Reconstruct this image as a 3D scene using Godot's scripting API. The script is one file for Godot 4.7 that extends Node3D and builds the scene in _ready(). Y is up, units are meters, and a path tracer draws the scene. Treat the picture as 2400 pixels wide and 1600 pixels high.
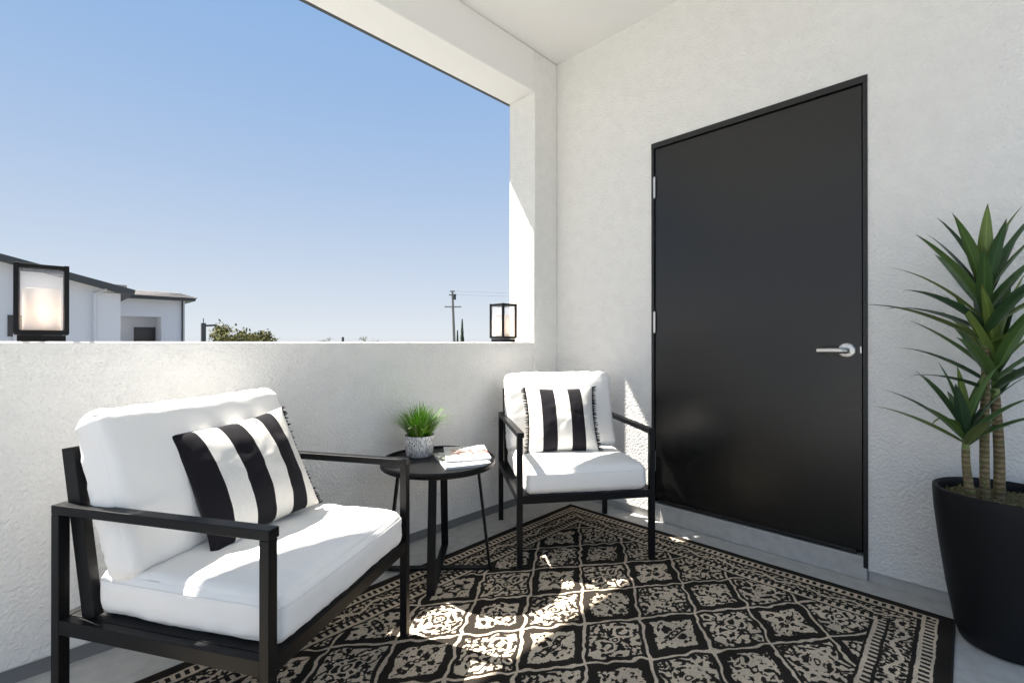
extends Node3D
# A white stucco balcony with two armchairs, a side table, a rug, a black door and a potted plant.

const EYE := 1.08
const PZ := -2.151      # inner face of the parapet
const OZ := -2.398      # outer face of the parapet
const RX := 2.631       # face of the wall with the door
const JX := 2.384       # side of the corner pillar
const PT := 1.083       # top of the parapet
const SOFFIT := 2.803
const CEIL := 3.092
const GROUND := -4.0
const EXPOSURE := 5.9

var M := {}
var taken := {}
var rng := RandomNumberGenerator.new()


func _ready() -> void:
	rng.seed = 7
	camera_and_light()
	materials()
	setting()
	far_things()
	door()
	rug()
	var left := armchair("white cushioned black metal armchair nearest the camera, by the parapet on the left", Vector3(0.485, 0.0, -1.598), 30.43, 11)
	left.name = "armchair"
	var right := armchair("white cushioned black metal armchair in the corner beside the black door", Vector3(2.049, 0.0, -1.597), -36.05, 23)
	right.name = "armchair_001"
	pillow("throw_pillow", "black and white striped pillow with a wide black left edge, on the nearer armchair", Vector3(0.478, 0.658, -1.668), Vector3(0.944, 0.0, -0.33), 25.0, 6, true, 5.0)
	pillow("throw_pillow_001", "black and white striped pillow with ruffled dark fringe, on the corner armchair", Vector3(2.035, 0.652, -1.635), Vector3(0.77, 0.0, 0.638), 24.0, 5, false)
	side_table()
	grass_pot()
	magazines()
	big_plant()
	lantern("lantern", "black framed candle lantern on the left of the parapet, before the white house", Vector3(-0.002, PT, -2.27))
	lantern("lantern_001", "black framed candle lantern on the parapet beside the corner pillar", Vector3(2.205, PT, -2.275))


# ------------------------------------------------------------------ camera, sky, sun
func camera_and_light() -> void:
	var cam := Camera3D.new()
	cam.name = "camera"
	cam.fov = 72.36
	cam.near = 0.05
	cam.far = 4000.0
	cam.position = Vector3(0.0, EYE, 0.0)
	cam.rotation_degrees = Vector3(0.12, -45.18, 0.0)
	add_child(cam)
	cam.current = true
	var sky_m := ProceduralSkyMaterial.new()
	sky_m.sky_top_color = Color(0.495, 0.672, 0.886)
	sky_m.sky_horizon_color = Color(0.90, 0.925, 0.945)
	sky_m.sky_curve = 0.21
	sky_m.sky_energy_multiplier = pow(1.0 / EXPOSURE, 1.0 / 2.2)
	sky_m.ground_bottom_color = Color(0.5, 0.5, 0.48)
	sky_m.ground_horizon_color = Color(0.86, 0.89, 0.93)
	sky_m.ground_energy_multiplier = pow(1.0 / EXPOSURE, 1.0 / 2.2)
	sky_m.sun_angle_max = 4.0
	var sky := Sky.new()
	sky.sky_material = sky_m
	var env := Environment.new()
	env.background_mode = Environment.BG_SKY
	env.sky = sky
	env.tonemap_mode = Environment.TONE_MAPPER_LINEAR
	env.tonemap_exposure = EXPOSURE
	env.sdfgi_enabled = true
	env.ssao_enabled = true
	env.ssil_enabled = true
	var we := WorldEnvironment.new()
	we.name = "environment"
	we.environment = env
	add_child(we)
	var sun := DirectionalLight3D.new()
	sun.name = "sun"
	sun.light_energy = 0.95
	sun.light_color = Color(1.0, 0.972, 0.93)
	sun.light_angular_distance = 0.5
	sun.shadow_enabled = true
	var d := Vector3(0.433, -1.75, 1.0).normalized()
	sun.look_at_from_position(Vector3.ZERO, d, Vector3.UP)
	add_child(sun)


# ------------------------------------------------------------------ small helpers
func lin(r: float, g: float, b: float) -> Color:
	return Color(r, g, b).linear_to_srgb()


func plain(r: float, g: float, b: float, rough: float, metal := 0.0, spec := 0.5) -> StandardMaterial3D:
	var m := StandardMaterial3D.new()
	m.albedo_color = lin(r, g, b)
	m.roughness = rough
	m.metallic = metal
	m.metallic_specular = spec
	return m


func put(called: String, mesh: Mesh, mat: Material, parent: Node = self, at := Transform3D()) -> MeshInstance3D:
	var o := MeshInstance3D.new()
	o.name = called
	o.mesh = mesh
	o.material_override = mat
	o.transform = at
	o.cast_shadow = GeometryInstance3D.SHADOW_CASTING_SETTING_ON
	parent.add_child(o, true)
	return o


func thing(called: String, label: String, category: String, at := Vector3.ZERO, group := "") -> Node3D:
	var o := Node3D.new()
	o.name = called
	o.position = at
	add_child(o, true)
	tag(o, label, category, group)
	return o


func tag(o: Node, label: String, category: String, group := "") -> void:
	o.set_meta("label", label)
	o.set_meta("category", category)
	if group != "":
		o.set_meta("group", group)


func move(x: float, y: float, z: float) -> Transform3D:
	return Transform3D(Basis(), Vector3(x, y, z))


func tri(st: SurfaceTool, p: Array, n: Array, uv: Array = []) -> void:
	var order := [0, 1, 2]
	var face: Vector3 = (p[2] - p[0]).cross(p[1] - p[0])
	if face.dot(n[0] + n[1] + n[2]) < 0.0:
		order = [0, 2, 1]
	for i in order:
		st.set_normal(n[i])
		if uv.size():
			st.set_uv(uv[i])
		st.add_vertex(p[i])


func quad(st: SurfaceTool, a: Vector3, b: Vector3, c: Vector3, d: Vector3, n: Vector3, uvs: Array = []) -> void:
	if uvs.size():
		tri(st, [a, b, c], [n, n, n], [uvs[0], uvs[1], uvs[2]])
		tri(st, [a, c, d], [n, n, n], [uvs[0], uvs[2], uvs[3]])
	else:
		tri(st, [a, b, c], [n, n, n])
		tri(st, [a, c, d], [n, n, n])


func begin() -> SurfaceTool:
	var st := SurfaceTool.new()
	st.begin(Mesh.PRIMITIVE_TRIANGLES)
	return st


# a box with edges rounded by r, placed with t, added to st
func round_box(st: SurfaceTool, size: Vector3, r: float, t := Transform3D(), seg := 2) -> void:
	var h := size * 0.5
	r = minf(r, minf(h.x, minf(h.y, h.z)) * 0.99)
	var steps := []
	for ax in 3:
		var s := []
		for i in seg + 1:
			s.append(-(h[ax] - r) - r * tan(PI / 4.0 * (1.0 - float(i) / seg)))
		for i in seg + 1:
			s.append((h[ax] - r) + r * tan(PI / 4.0 * (float(i) / seg)))
		steps.append(s)
	var inner := h - Vector3.ONE * r
	for ax in 3:
		var bx := (ax + 1) % 3
		var cx := (ax + 2) % 3
		for sgn in [-1.0, 1.0]:
			var sb: Array = steps[bx]
			var sc: Array = steps[cx]
			for i in sb.size() - 1:
				for j in sc.size() - 1:
					var ps := []
					var ns := []
					for k in [[0, 0], [1, 0], [1, 1], [0, 1]]:
						var q := Vector3.ZERO
						q[ax] = h[ax] * sgn
						q[bx] = sb[i + k[0]]
						q[cx] = sc[j + k[1]]
						var core := q.clamp(-inner, inner)
						var n := (q - core).normalized()
						ps.append(t * (core + n * r))
						ns.append((t.basis * n).normalized())
					tri(st, [ps[0], ps[1], ps[2]], [ns[0], ns[1], ns[2]])
					tri(st, [ps[0], ps[2], ps[3]], [ns[0], ns[2], ns[3]])


func box_mesh(size: Vector3, r := 0.0, seg := 2) -> Mesh:
	if r <= 0.0:
		var b := BoxMesh.new()
		b.size = size
		return b
	var st := begin()
	round_box(st, size, r, Transform3D(), seg)
	return st.commit()


# box given by its corners
func block(called: String, lo: Vector3, hi: Vector3, mat: Material, parent: Node = self, r := 0.0) -> MeshInstance3D:
	var c := (lo + hi) * 0.5
	return put(called, box_mesh(hi - lo, r), mat, parent, Transform3D(Basis(), c))


func bar_transform(a: Vector3, b: Vector3, side := Vector3.RIGHT) -> Transform3D:
	var y := (b - a).normalized()
	var x := (side - y * side.dot(y)).normalized()
	return Transform3D(Basis(x, y, x.cross(y)), (a + b) * 0.5)


func bar(called: String, a: Vector3, b: Vector3, w: float, d: float, mat: Material, parent: Node, r := 0.002, side := Vector3.RIGHT) -> MeshInstance3D:
	return put(called, box_mesh(Vector3(w, a.distance_to(b), d), r), mat, parent, bar_transform(a, b, side))


func tube(st: SurfaceTool, path: Array, r0: float, r1: float, sides := 8, caps := true) -> void:
	var rings := []
	var count := path.size()
	var last_x := Vector3.ZERO
	for i in count:
		var dir: Vector3 = (path[mini(i + 1, count - 1)] - path[maxi(i - 1, 0)]).normalized()
		var x := dir.cross(Vector3.UP)
		if x.length() < 0.05:
			x = dir.cross(Vector3.RIGHT)
		if last_x != Vector3.ZERO:
			x = last_x - dir * last_x.dot(dir)
		x = x.normalized()
		last_x = x
		var y := dir.cross(x)
		var r := lerpf(r0, r1, float(i) / maxi(count - 1, 1))
		var ring := []
		for k in sides:
			var a := TAU * k / sides
			var n := x * cos(a) + y * sin(a)
			ring.append([path[i] + n * r, n])
		rings.append(ring)
	for i in count - 1:
		for k in sides:
			var a: Array = rings[i][k]
			var b: Array = rings[i][(k + 1) % sides]
			var c: Array = rings[i + 1][(k + 1) % sides]
			var d: Array = rings[i + 1][k]
			tri(st, [a[0], b[0], c[0]], [a[1], b[1], c[1]])
			tri(st, [a[0], c[0], d[0]], [a[1], c[1], d[1]])
	if caps:
		for e in [0, count - 1]:
			var n: Vector3 = (path[e] - path[1 if e == 0 else count - 2]).normalized()
			for k in sides:
				tri(st, [path[e], rings[e][k][0], rings[e][(k + 1) % sides][0]], [n, n, n])


# a lathe: profile of [radius, height]; normals are smooth except where smooth is false
func lathe(profile: Array, sides := 48, uv_turns := 1.0) -> Mesh:
	var st := begin()
	var run := 0.0
	for i in profile.size() - 1:
		var a: Vector2 = profile[i]
		var b: Vector2 = profile[i + 1]
		var e := b - a
		if e.length() < 1e-6:
			continue
		var n2 := Vector2(e.y, -e.x).normalized()
		var na := n2
		var nb := n2
		if i > 0:
			var p := (a - profile[i - 1] as Vector2)
			var pn := Vector2(p.y, -p.x).normalized()
			if pn.dot(n2) > 0.6:
				na = (pn + n2).normalized()
		if i < profile.size() - 2:
			var p2 := (profile[i + 2] as Vector2) - b
			var pn2 := Vector2(p2.y, -p2.x).normalized()
			if pn2.dot(n2) > 0.6:
				nb = (pn2 + n2).normalized()
		var nxt := run + e.length()
		for k in sides:
			var t0 := TAU * k / sides
			var t1 := TAU * (k + 1) / sides
			var c0 := Vector3(cos(t0), 0, sin(t0))
			var c1 := Vector3(cos(t1), 0, sin(t1))
			var up := Vector3.UP
			var q := [c0 * a.x + up * a.y, c1 * a.x + up * a.y, c1 * b.x + up * b.y, c0 * b.x + up * b.y]
			var n := [c0 * na.x + up * na.y, c1 * na.x + up * na.y, c1 * nb.x + up * nb.y, c0 * nb.x + up * nb.y]
			var u0 := uv_turns * k / sides
			var u1 := uv_turns * (k + 1) / sides
			var uv := [Vector2(u0, run), Vector2(u1, run), Vector2(u1, nxt), Vector2(u0, nxt)]
			if a.x > 1e-6:
				tri(st, [q[0], q[1], q[2]], [n[0], n[1], n[2]], [uv[0], uv[1], uv[2]])
			if b.x > 1e-6:
				tri(st, [q[0], q[2], q[3]], [n[0], n[2], n[3]], [uv[0], uv[2], uv[3]])
		run = nxt
	return st.commit()


func noise(freq: float, octaves := 3, kind := FastNoiseLite.TYPE_SIMPLEX_SMOOTH, sd := 1) -> FastNoiseLite:
	var n := FastNoiseLite.new()
	n.seed = sd
	n.noise_type = kind
	n.frequency = freq
	n.fractal_type = FastNoiseLite.FRACTAL_FBM if octaves > 1 else FastNoiseLite.FRACTAL_NONE
	n.fractal_octaves = octaves
	return n


func noise_tex(n: FastNoiseLite, size := 1024, ramp: Gradient = null) -> NoiseTexture2D:
	var t := NoiseTexture2D.new()
	t.width = size
	t.height = size
	t.seamless = true
	t.noise = n
	if ramp:
		t.color_ramp = ramp
	return t


func ramp(stops: Array) -> Gradient:
	var g := Gradient.new()
	var o := PackedFloat32Array()
	var c := PackedColorArray()
	for s in stops:
		o.append(s[0])
		c.append(s[1])
	g.offsets = o
	g.colors = c
	return g


func grey(v: float) -> Color:
	return lin(v, v, v)


# ------------------------------------------------------------------ materials
func materials() -> void:
	# stucco: worm-like trowelled relief over fine sand
	var sn := noise(0.042, 3, FastNoiseLite.TYPE_SIMPLEX_SMOOTH, 5)
	sn.domain_warp_enabled = true
	sn.domain_warp_amplitude = 22.0
	sn.domain_warp_frequency = 0.02
	var relief := noise_tex(sn, 1024)
	var blotch := noise_tex(noise(0.007, 6, FastNoiseLite.TYPE_SIMPLEX_SMOOTH, 9), 1024, ramp([[0.0, grey(0.775)], [0.45, grey(0.80)], [1.0, grey(0.825)]]))
	var stucco := StandardMaterial3D.new()
	stucco.albedo_color = Color(1.0, 0.997, 0.985)
	stucco.albedo_texture = blotch
	stucco.roughness = 0.93
	stucco.metallic_specular = 0.25
	stucco.heightmap_enabled = true
	stucco.heightmap_texture = relief
	stucco.heightmap_scale = 0.45
	stucco.uv1_triplanar = true
	stucco.uv1_world_triplanar = true
	stucco.uv1_scale = Vector3(1.35, 1.35, 1.35)
	M.stucco = stucco
	var smooth := stucco.duplicate()
	smooth.heightmap_scale = 0.06
	smooth.albedo_texture = null
	smooth.albedo_color = lin(0.79, 0.788, 0.775)
	M.plaster = smooth
	# painted grey concrete of the balcony floor
	var conc := StandardMaterial3D.new()
	conc.albedo_texture = noise_tex(noise(0.012, 5, FastNoiseLite.TYPE_SIMPLEX_SMOOTH, 31), 1024, ramp([[0.0, lin(0.42, 0.418, 0.40)], [0.5, lin(0.48, 0.475, 0.455)], [1.0, lin(0.54, 0.535, 0.515)]]))
	conc.roughness = 0.5
	conc.heightmap_enabled = true
	conc.heightmap_texture = noise_tex(noise(0.09, 3, FastNoiseLite.TYPE_SIMPLEX, 32), 512)
	conc.heightmap_scale = 0.04
	conc.uv1_triplanar = true
	conc.uv1_world_triplanar = true
	conc.uv1_scale = Vector3(1.1, 1.1, 1.1)
	M.concrete = conc
	var curb := plain(0.115, 0.115, 0.115, 0.8)
	M.curb = curb
	curb.albedo_color = grey(0.20)
	var metal := plain(0.006, 0.0062, 0.0072, 0.42, 0.0, 0.32)
	metal.heightmap_enabled = true
	metal.heightmap_texture = noise_tex(noise(0.2, 2, FastNoiseLite.TYPE_SIMPLEX, 41), 512)
	metal.heightmap_scale = 0.006
	metal.uv1_triplanar = true
	metal.uv1_scale = Vector3(6, 6, 6)
	M.metal = metal
	var dp := plain(0.005, 0.0051, 0.0053, 0.34, 0.0, 0.56)
	dp.albedo_texture = noise_tex(noise(0.01, 4, FastNoiseLite.TYPE_SIMPLEX, 44), 512, ramp([[0.0, Color(0.9, 0.9, 0.9)], [1.0, Color(1, 1, 1)]]))
	dp.roughness_texture = noise_tex(noise(0.02, 5, FastNoiseLite.TYPE_SIMPLEX, 47), 512, ramp([[0.0, Color(0.84, 0.84, 0.84)], [0.5, Color(0.9, 0.9, 0.9)], [1.0, Color(1, 1, 1)]]))
	dp.heightmap_enabled = true
	dp.heightmap_texture = noise_tex(noise(0.03, 3, FastNoiseLite.TYPE_SIMPLEX, 45), 512)
	dp.heightmap_scale = 0.015
	dp.uv1_triplanar = true
	dp.uv1_scale = Vector3(1.6, 1.6, 1.6)
	M.door = dp
	M.frame = plain(0.010, 0.011, 0.011, 0.4)
	M.gap = plain(0.004, 0.004, 0.004, 0.9)
	M.nickel = plain(0.74, 0.725, 0.70, 0.38, 1.0)
	# canvas of the cushions
	var weave := Image.create(256, 256, false, Image.FORMAT_L8)
	for y in 256:
		for x in 256:
			var over := (x / 4 + y / 4) % 2 == 0
			var v := sin(PI * ((x % 4) + 0.5) / 4.0) if over else sin(PI * ((y % 4) + 0.5) / 4.0)
			weave.set_pixel(x, y, grey(0.25 + 0.6 * v))
	var weave_t := ImageTexture.create_from_image(weave)
	M.weave = weave_t
	var cloth := plain(0.915, 0.90, 0.87, 0.95, 0.0, 0.2)
	cloth.heightmap_enabled = true
	cloth.heightmap_texture = weave_t
	cloth.heightmap_scale = 0.03
	cloth.uv1_triplanar = true
	cloth.uv1_scale = Vector3(9, 9, 9)
	cloth.rim_enabled = true
	cloth.rim = 0.15
	M.cloth = cloth
	M.seam = plain(0.80, 0.79, 0.76, 0.95)
	M.fringe = plain(0.022, 0.020, 0.022, 0.95)
	M.black_pot = plain(0.0075, 0.0077, 0.009, 0.5, 0.0, 0.35)
	M.glass = StandardMaterial3D.new()
	M.glass.albedo_color = Color(0.95, 0.97, 1.0, 0.07)
	M.glass.transparency = BaseMaterial3D.TRANSPARENCY_ALPHA
	M.glass.roughness = 0.02
	M.far_white = plain(0.62, 0.63, 0.66, 0.9)
	M.far_trim = plain(0.05, 0.055, 0.06, 0.7)
	M.roof = plain(0.28, 0.26, 0.25, 0.9)
	M.dark_pane = plain(0.02, 0.02, 0.025, 0.25)
	M.bark = plain(0.09, 0.065, 0.045, 0.95)
	M.wood_pole = plain(0.20, 0.19, 0.18, 0.95)


# ------------------------------------------------------------------ the balcony
func setting() -> void:
	var g := PlaneMesh.new()
	g.size = Vector2(5000, 5000)
	var gm := plain(1.0, 1.0, 1.0, 0.97)
	gm.albedo_texture = noise_tex(noise(0.01, 6, FastNoiseLite.TYPE_SIMPLEX, 61), 1024, ramp([[0.0, lin(0.10, 0.11, 0.085)], [0.42, lin(0.17, 0.172, 0.15)], [0.55, lin(0.20, 0.198, 0.19)], [1.0, lin(0.29, 0.28, 0.265)]]))
	gm.uv1_triplanar = true
	gm.uv1_world_triplanar = true
	gm.uv1_scale = Vector3(0.04, 0.04, 0.04)
	var ground := put("ground", g, gm, self, move(0, GROUND, 0))
	ground.set_meta("kind", "structure")
	var fl := block("floor", Vector3(-7.0, -0.25, OZ + 0.004), Vector3(RX + 0.2, 0.0, 5.0), M.concrete)
	fl.set_meta("kind", "structure")
	var ce := block("ceiling", Vector3(-2.0, CEIL, OZ - 0.1), Vector3(RX + 0.2, CEIL + 0.04, 0.5), M.plaster)
	ce.set_meta("kind", "structure")
	# the roof with the eave that juts out past the beam; its shadow crosses the door wall
	var ev := thing("roof_eave", "dark roof edge jutting out just beyond the beam over the opening", "roof")
	block("roof_slab", Vector3(-2.2, 3.157, -2.914), Vector3(RX + 0.6, 3.30, 0.6), M.far_trim, ev)
	# parapet
	var pw := thing("parapet_wall", "low white stucco parapet wall along the open side of the balcony", "wall")
	block("stucco_body", Vector3(-7.0, 0.05, OZ), Vector3(JX, PT, PZ), M.stucco, pw, 0.012)
	block("concrete_curb", Vector3(-7.0, 0.0, OZ + 0.012), Vector3(JX, 0.05, PZ - 0.014), M.curb, pw)
	# header beam
	var hb := thing("header_beam", "white stucco beam across the top of the balcony opening", "beam")
	block("stucco_body", Vector3(-2.0, SOFFIT, OZ), Vector3(JX, CEIL, PZ), M.plaster, hb, 0.008)
	# corner pillar
	var cp := thing("corner_pillar", "square white stucco pillar between the opening and the door wall", "pillar")
	block("stucco_body", Vector3(JX, 0.05, OZ), Vector3(RX, CEIL, PZ), M.stucco, cp, 0.010)
	block("concrete_curb", Vector3(JX, 0.0, OZ + 0.012), Vector3(RX, 0.05, PZ - 0.014), M.curb, cp)
	# wall with the door
	var dw := thing("door_wall", "tall white stucco wall around the black door", "wall")
	var st := begin()
	for b in [[0.05, CEIL, OZ, -1.408], [2.293, CEIL, -1.408, -0.345], [0.05, CEIL, -0.345, 5.0]]:
		var lo := Vector3(RX, b[0], b[2])
		var hi := Vector3(RX + 0.2, b[1], b[3])
		round_box(st, hi - lo, 0.0005, Transform3D(Basis(), (lo + hi) * 0.5), 1)
	put("stucco_body", st.commit(), M.stucco, dw)
	block("concrete_curb", Vector3(RX + 0.014, 0.0, OZ), Vector3(RX + 0.2, 0.05, -1.408), M.concrete, dw)
	block("concrete_curb", Vector3(RX + 0.014, 0.0, -0.345), Vector3(RX + 0.2, 0.05, 5.0), M.concrete, dw)
	block("threshold", Vector3(RX - 0.004, 0.0, -1.406), Vector3(RX + 0.2, 0.108, -0.347), M.concrete, dw, 0.006)


func door() -> void:
	var d := thing("door", "tall plain black metal door in a thin black frame", "door", Vector3(RX, 0.0, -0.876))
	# local z runs from -0.53 (hinges) to +0.53 (latch); the wall face is local x = 0
	var fr := begin()
	for s in [-1.0, 1.0]:
		round_box(fr, Vector3(0.07, 2.235, 0.018), 0.002, move(0.030, 1.1755, s * 0.5225))
	put("frame", fr.commit(), M.frame, d)
	put("frame_head", box_mesh(Vector3(0.07, 0.032, 1.0635), 0.002), M.frame, d, move(0.0285, 2.277, 0.0))
	put("frame_stop", box_mesh(Vector3(0.03, 2.16, 1.027), 0.002), M.gap, d, move(0.075, 1.186, 0.0))
	put("door_panel", box_mesh(Vector3(0.044, 2.124, 1.019), 0.002), M.door, d, move(0.028, 1.194, 0.0))
	put("door_sweep", box_mesh(Vector3(0.030, 0.018, 0.98), 0.003), M.frame, d, move(0.008, 0.123, 0.0))
	for y in [2.022, 1.203, 0.36]:
		var st := begin()
		tube(st, [Vector3(-0.004, y - 0.06, -0.5105), Vector3(-0.004, y + 0.06, -0.5105)], 0.0075, 0.0075, 12)
		var h := put("hinge", st.commit(), M.nickel, d)
		var pin := begin()
		tube(pin, [Vector3(-0.004, y + 0.06, -0.5105), Vector3(-0.004, y + 0.066, -0.5105)], 0.0055, 0.004, 10)
		tube(pin, [Vector3(-0.004, y - 0.066, -0.5105), Vector3(-0.004, y - 0.06, -0.5105)], 0.004, 0.0055, 10)
		put("hinge_pin", pin.commit(), M.nickel, h)
	# round rose, lever and key slot
	var turn := Transform3D(Basis(Vector3.FORWARD, -PI / 2.0), Vector3(0.011, 1.042, 0.452))
	turn.basis = Basis(Vector3(0, 0, 1), PI / 2.0)
	var rose := put("handle", lathe([Vector2(0, 0.012), Vector2(0.026, 0.0115), Vector2(0.033, 0.009), Vector2(0.0365, 0.003), Vector2(0.037, 0.0)].map(func(v): return v) , 40), M.nickel, d, turn)
	var lv := begin()
	var path := [Vector3(0.0, 0.0, 0.0), Vector3(-0.035, 0.0, 0.0), Vector3(-0.048, 0.0, -0.006), Vector3(-0.052, 0.0, -0.022), Vector3(-0.053, 0.0, -0.06), Vector3(-0.052, -0.001, -0.108)]
	var off := Vector3(0.008, 1.042, 0.452)
	for i in path.size():
		path[i] = off + path[i]
	tube(lv, path, 0.0145, 0.0125, 14)
	var lever := put("lever", lv.commit(), M.nickel, rose)
	lever.transform = turn.affine_inverse()
	var ks := put("keyhole", box_mesh(Vector3(0.003, 0.0035, 0.018), 0.001), M.gap, rose)
	ks.transform = turn.affine_inverse() * Transform3D(Basis(Vector3.RIGHT, 0.6), Vector3(-0.003, 1.034, 0.459))
	put("strike_plate", box_mesh(Vector3(0.003, 0.030, 0.006), 0.001), M.nickel, d, move(-0.0055, 1.046, 0.506))


# ------------------------------------------------------------------ rug
func rug() -> void:
	var L := 2.86
	var W := 1.845
	var nx := 1716
	var nz := 1107
	var wob := noise(9.0, 2, FastNoiseLite.TYPE_SIMPLEX, 3)
	var wob2 := noise(9.0, 2, FastNoiseLite.TYPE_SIMPLEX, 4)
	var mot := noise(30.0, 2, FastNoiseLite.TYPE_SIMPLEX_SMOOTH, 12)
	var fib := noise(420.0, 1, FastNoiseLite.TYPE_SIMPLEX, 13)
	var tone := noise(3.0, 3, FastNoiseLite.TYPE_SIMPLEX, 14)
	var data := PackedByteArray()
	data.resize(nx * nz * 3)
	var hd := PackedByteArray()
	hd.resize(nx * nz)
	var cx := 0.37
	var cz := 0.277
	var at := 0
	for j in nz:
		var z0 := W * (j + 0.5) / nz
		for i in nx:
			var x0 := L * (i + 0.5) / nx
			var w1 := wob.get_noise_2d(x0, z0)
			var w2 := wob2.get_noise_2d(x0, z0)
			var x := x0 + 0.0022 * w1
			var z := z0 + 0.0022 * w2
			var ex := minf(x, L - x)
			var ez := minf(z, W - z)
			var e := minf(ex, ez)
			var s := z if ex < ez else x
			var cream := 0.0
			if e < 0.040:
				cream = 0.0
			elif e < 0.048:
				cream = 1.0
			elif e < 0.076:
				cream = 1.0 if fposmod(s, 0.027) < 0.0135 else 0.0
			elif e < 0.088:
				cream = 1.0
			elif e < 0.098:
				cream = 0.0
			elif e < 0.176:
				# vine: a wave with curls mirrored on both sides of it
				var q := (e - 0.137) / 0.039
				var ph := s / 0.088
				var w := sin(ph * PI) * 0.45
				var fold := absf(fposmod(ph, 2.0) - 1.0)
				var m := mot.get_noise_2d(fold * 0.14 + 3.0, q * 0.065 * (1.0 if fposmod(ph, 4.0) < 2.0 else -1.0))
				cream = 1.0 if absf(q - w) < 0.16 or (m > 0.10 and absf(q) < 0.92) else 0.0
			elif e < 0.183:
				cream = 0.0
			elif e < 0.207:
				cream = 1.0 if fposmod(s, 0.027) < 0.0135 else 0.0
			elif e < 0.220:
				cream = 1.0
			elif e < 0.228:
				cream = 0.0
			else:
				x += 0.008 * w1
				z += 0.008 * w2
				var u := (x - 0.17) / cx + (z - 0.14) / cz
				var v := (x - 0.17) / cx - (z - 0.14) / cz
				var iu := floori(u)
				var iv := floori(v)
				var a := u - iu - 0.5
				var b := v - iv - 0.5
				var edge := 0.5 - maxf(absf(a), absf(b))
				var p := absf(a + b)
				var q2 := absf(a - b)
				var odd := posmod(iu + iv, 2) == 1
				var frame := 0.155 if odd else 0.085
				if edge < 0.025:
					cream = 1.0
				elif edge < frame:
					cream = 0.0
				else:
					var kind := posmod(iu, 2) + 2 * posmod(iv, 2)
					var n := mot.get_noise_3d(p * 0.215 + kind * 1.7 + 0.006 * iu, q2 * 0.215 + 0.005 * iv, kind * 0.9)
					n += 0.16 * sin(p * 26.0) * sin(q2 * 26.0) + 0.02
					cream = 1.0 if n > -0.03 else 0.0
					var r := sqrt(a * a + b * b)
					if r < 0.035 or (r > 0.065 and r < 0.095 and not odd):
						cream = 1.0
					elif r < 0.065:
						cream = 0.0
			var f := fib.get_noise_2d(x0, z0)
			var t := tone.get_noise_2d(x0, z0)
			var k := 1.0 + 0.22 * f + 0.10 * t
			var c := Color(0.80, 0.735, 0.645) if cream > 0.5 else Color(0.195, 0.178, 0.162)
			data[at * 3] = clampi(int(c.r * k * 255.0), 0, 255)
			data[at * 3 + 1] = clampi(int(c.g * k * 255.0), 0, 255)
			data[at * 3 + 2] = clampi(int(c.b * k * 255.0), 0, 255)
			hd[at] = clampi(int((0.35 + 0.3 * cream + 0.3 * f) * 255.0), 0, 255)
			at += 1
	var m := StandardMaterial3D.new()
	m.albedo_texture = ImageTexture.create_from_image(Image.create_from_data(nx, nz, false, Image.FORMAT_RGB8, data))
	m.heightmap_enabled = true
	m.heightmap_texture = ImageTexture.create_from_image(Image.create_from_data(nx, nz, false, Image.FORMAT_L8, hd))
	m.heightmap_scale = 0.15
	m.roughness = 0.97
	m.metallic_specular = 0.1
	var r := thing("rug", "black and cream patterned rug with diamond lattice and striped border", "rug", Vector3(2.49, 0.0, -0.062))
	r.rotation_degrees.y = 0.6
	# local x runs from -L to 0, local z from -W to 0; the pile is slightly wavy at the rim
	var st := begin()
	var gx := 60
	var gz := 40
	var wave := noise(1.6, 2, FastNoiseLite.TYPE_SIMPLEX, 77)
	for j in gz:
		for i in gx:
			var ps := []
			var uv := []
			for c in [[0, 0], [1, 0], [1, 1], [0, 1]]:
				var fu := float(i + c[0]) / gx
				var fv := float(j + c[1]) / gz
				var px := -L + L * fu
				var pz := -W + W * fv
				ps.append(Vector3(px, 0.009 + 0.0015 * wave.get_noise_2d(px, pz), pz))
				uv.append(Vector2(fu, fv))
			quad(st, ps[0], ps[1], ps[2], ps[3], Vector3.UP, uv)
	put("pile", st.commit(), m, r)
	put("binding", box_mesh(Vector3(L + 0.012, 0.0075, W + 0.012), 0.003), plain(0.014, 0.013, 0.012, 0.95), r, move(-L / 2, 0.00385, -W / 2))


# ------------------------------------------------------------------ soft things
# a stuffed box: rounded, crowned, slightly creased
func cushion_point(c: Vector3, half: Vector3, r: float, crown: Vector3, nz: FastNoiseLite, amp: float) -> Vector3:
	var q := c * half
	var inner := half - Vector3.ONE * r
	var core := q.clamp(-inner, inner)
	var d := q - core
	var n := d.normalized()
	var p := core + n * r
	var bump := Vector3.ZERO
	for ax in 3:
		var b := (ax + 1) % 3
		var e := (ax + 2) % 3
		var k := (1.0 - c[b] * c[b]) * (1.0 - c[e] * c[e])
		bump[ax] = signf(c[ax]) * crown[ax] * pow(maxf(k, 0.0), 0.6) * pow(absf(c[ax]), 3.0)
	p += bump
	# creases run in from the edges
	var near_edge := pow(maxf(absf(c.x), absf(c.y)), 3.0)
	var pleat := Vector3(7.0, 34.0, 12.0) if absf(c.x) > absf(c.y) else Vector3(34.0, 7.0, 12.0)
	p += n * amp * (0.9 * nz.get_noise_3dv(p * 4.0) + 0.5 * nz.get_noise_3dv(p * 11.0) + 0.8 * near_edge * near_edge * nz.get_noise_3dv(p * pleat))
	return p


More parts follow.
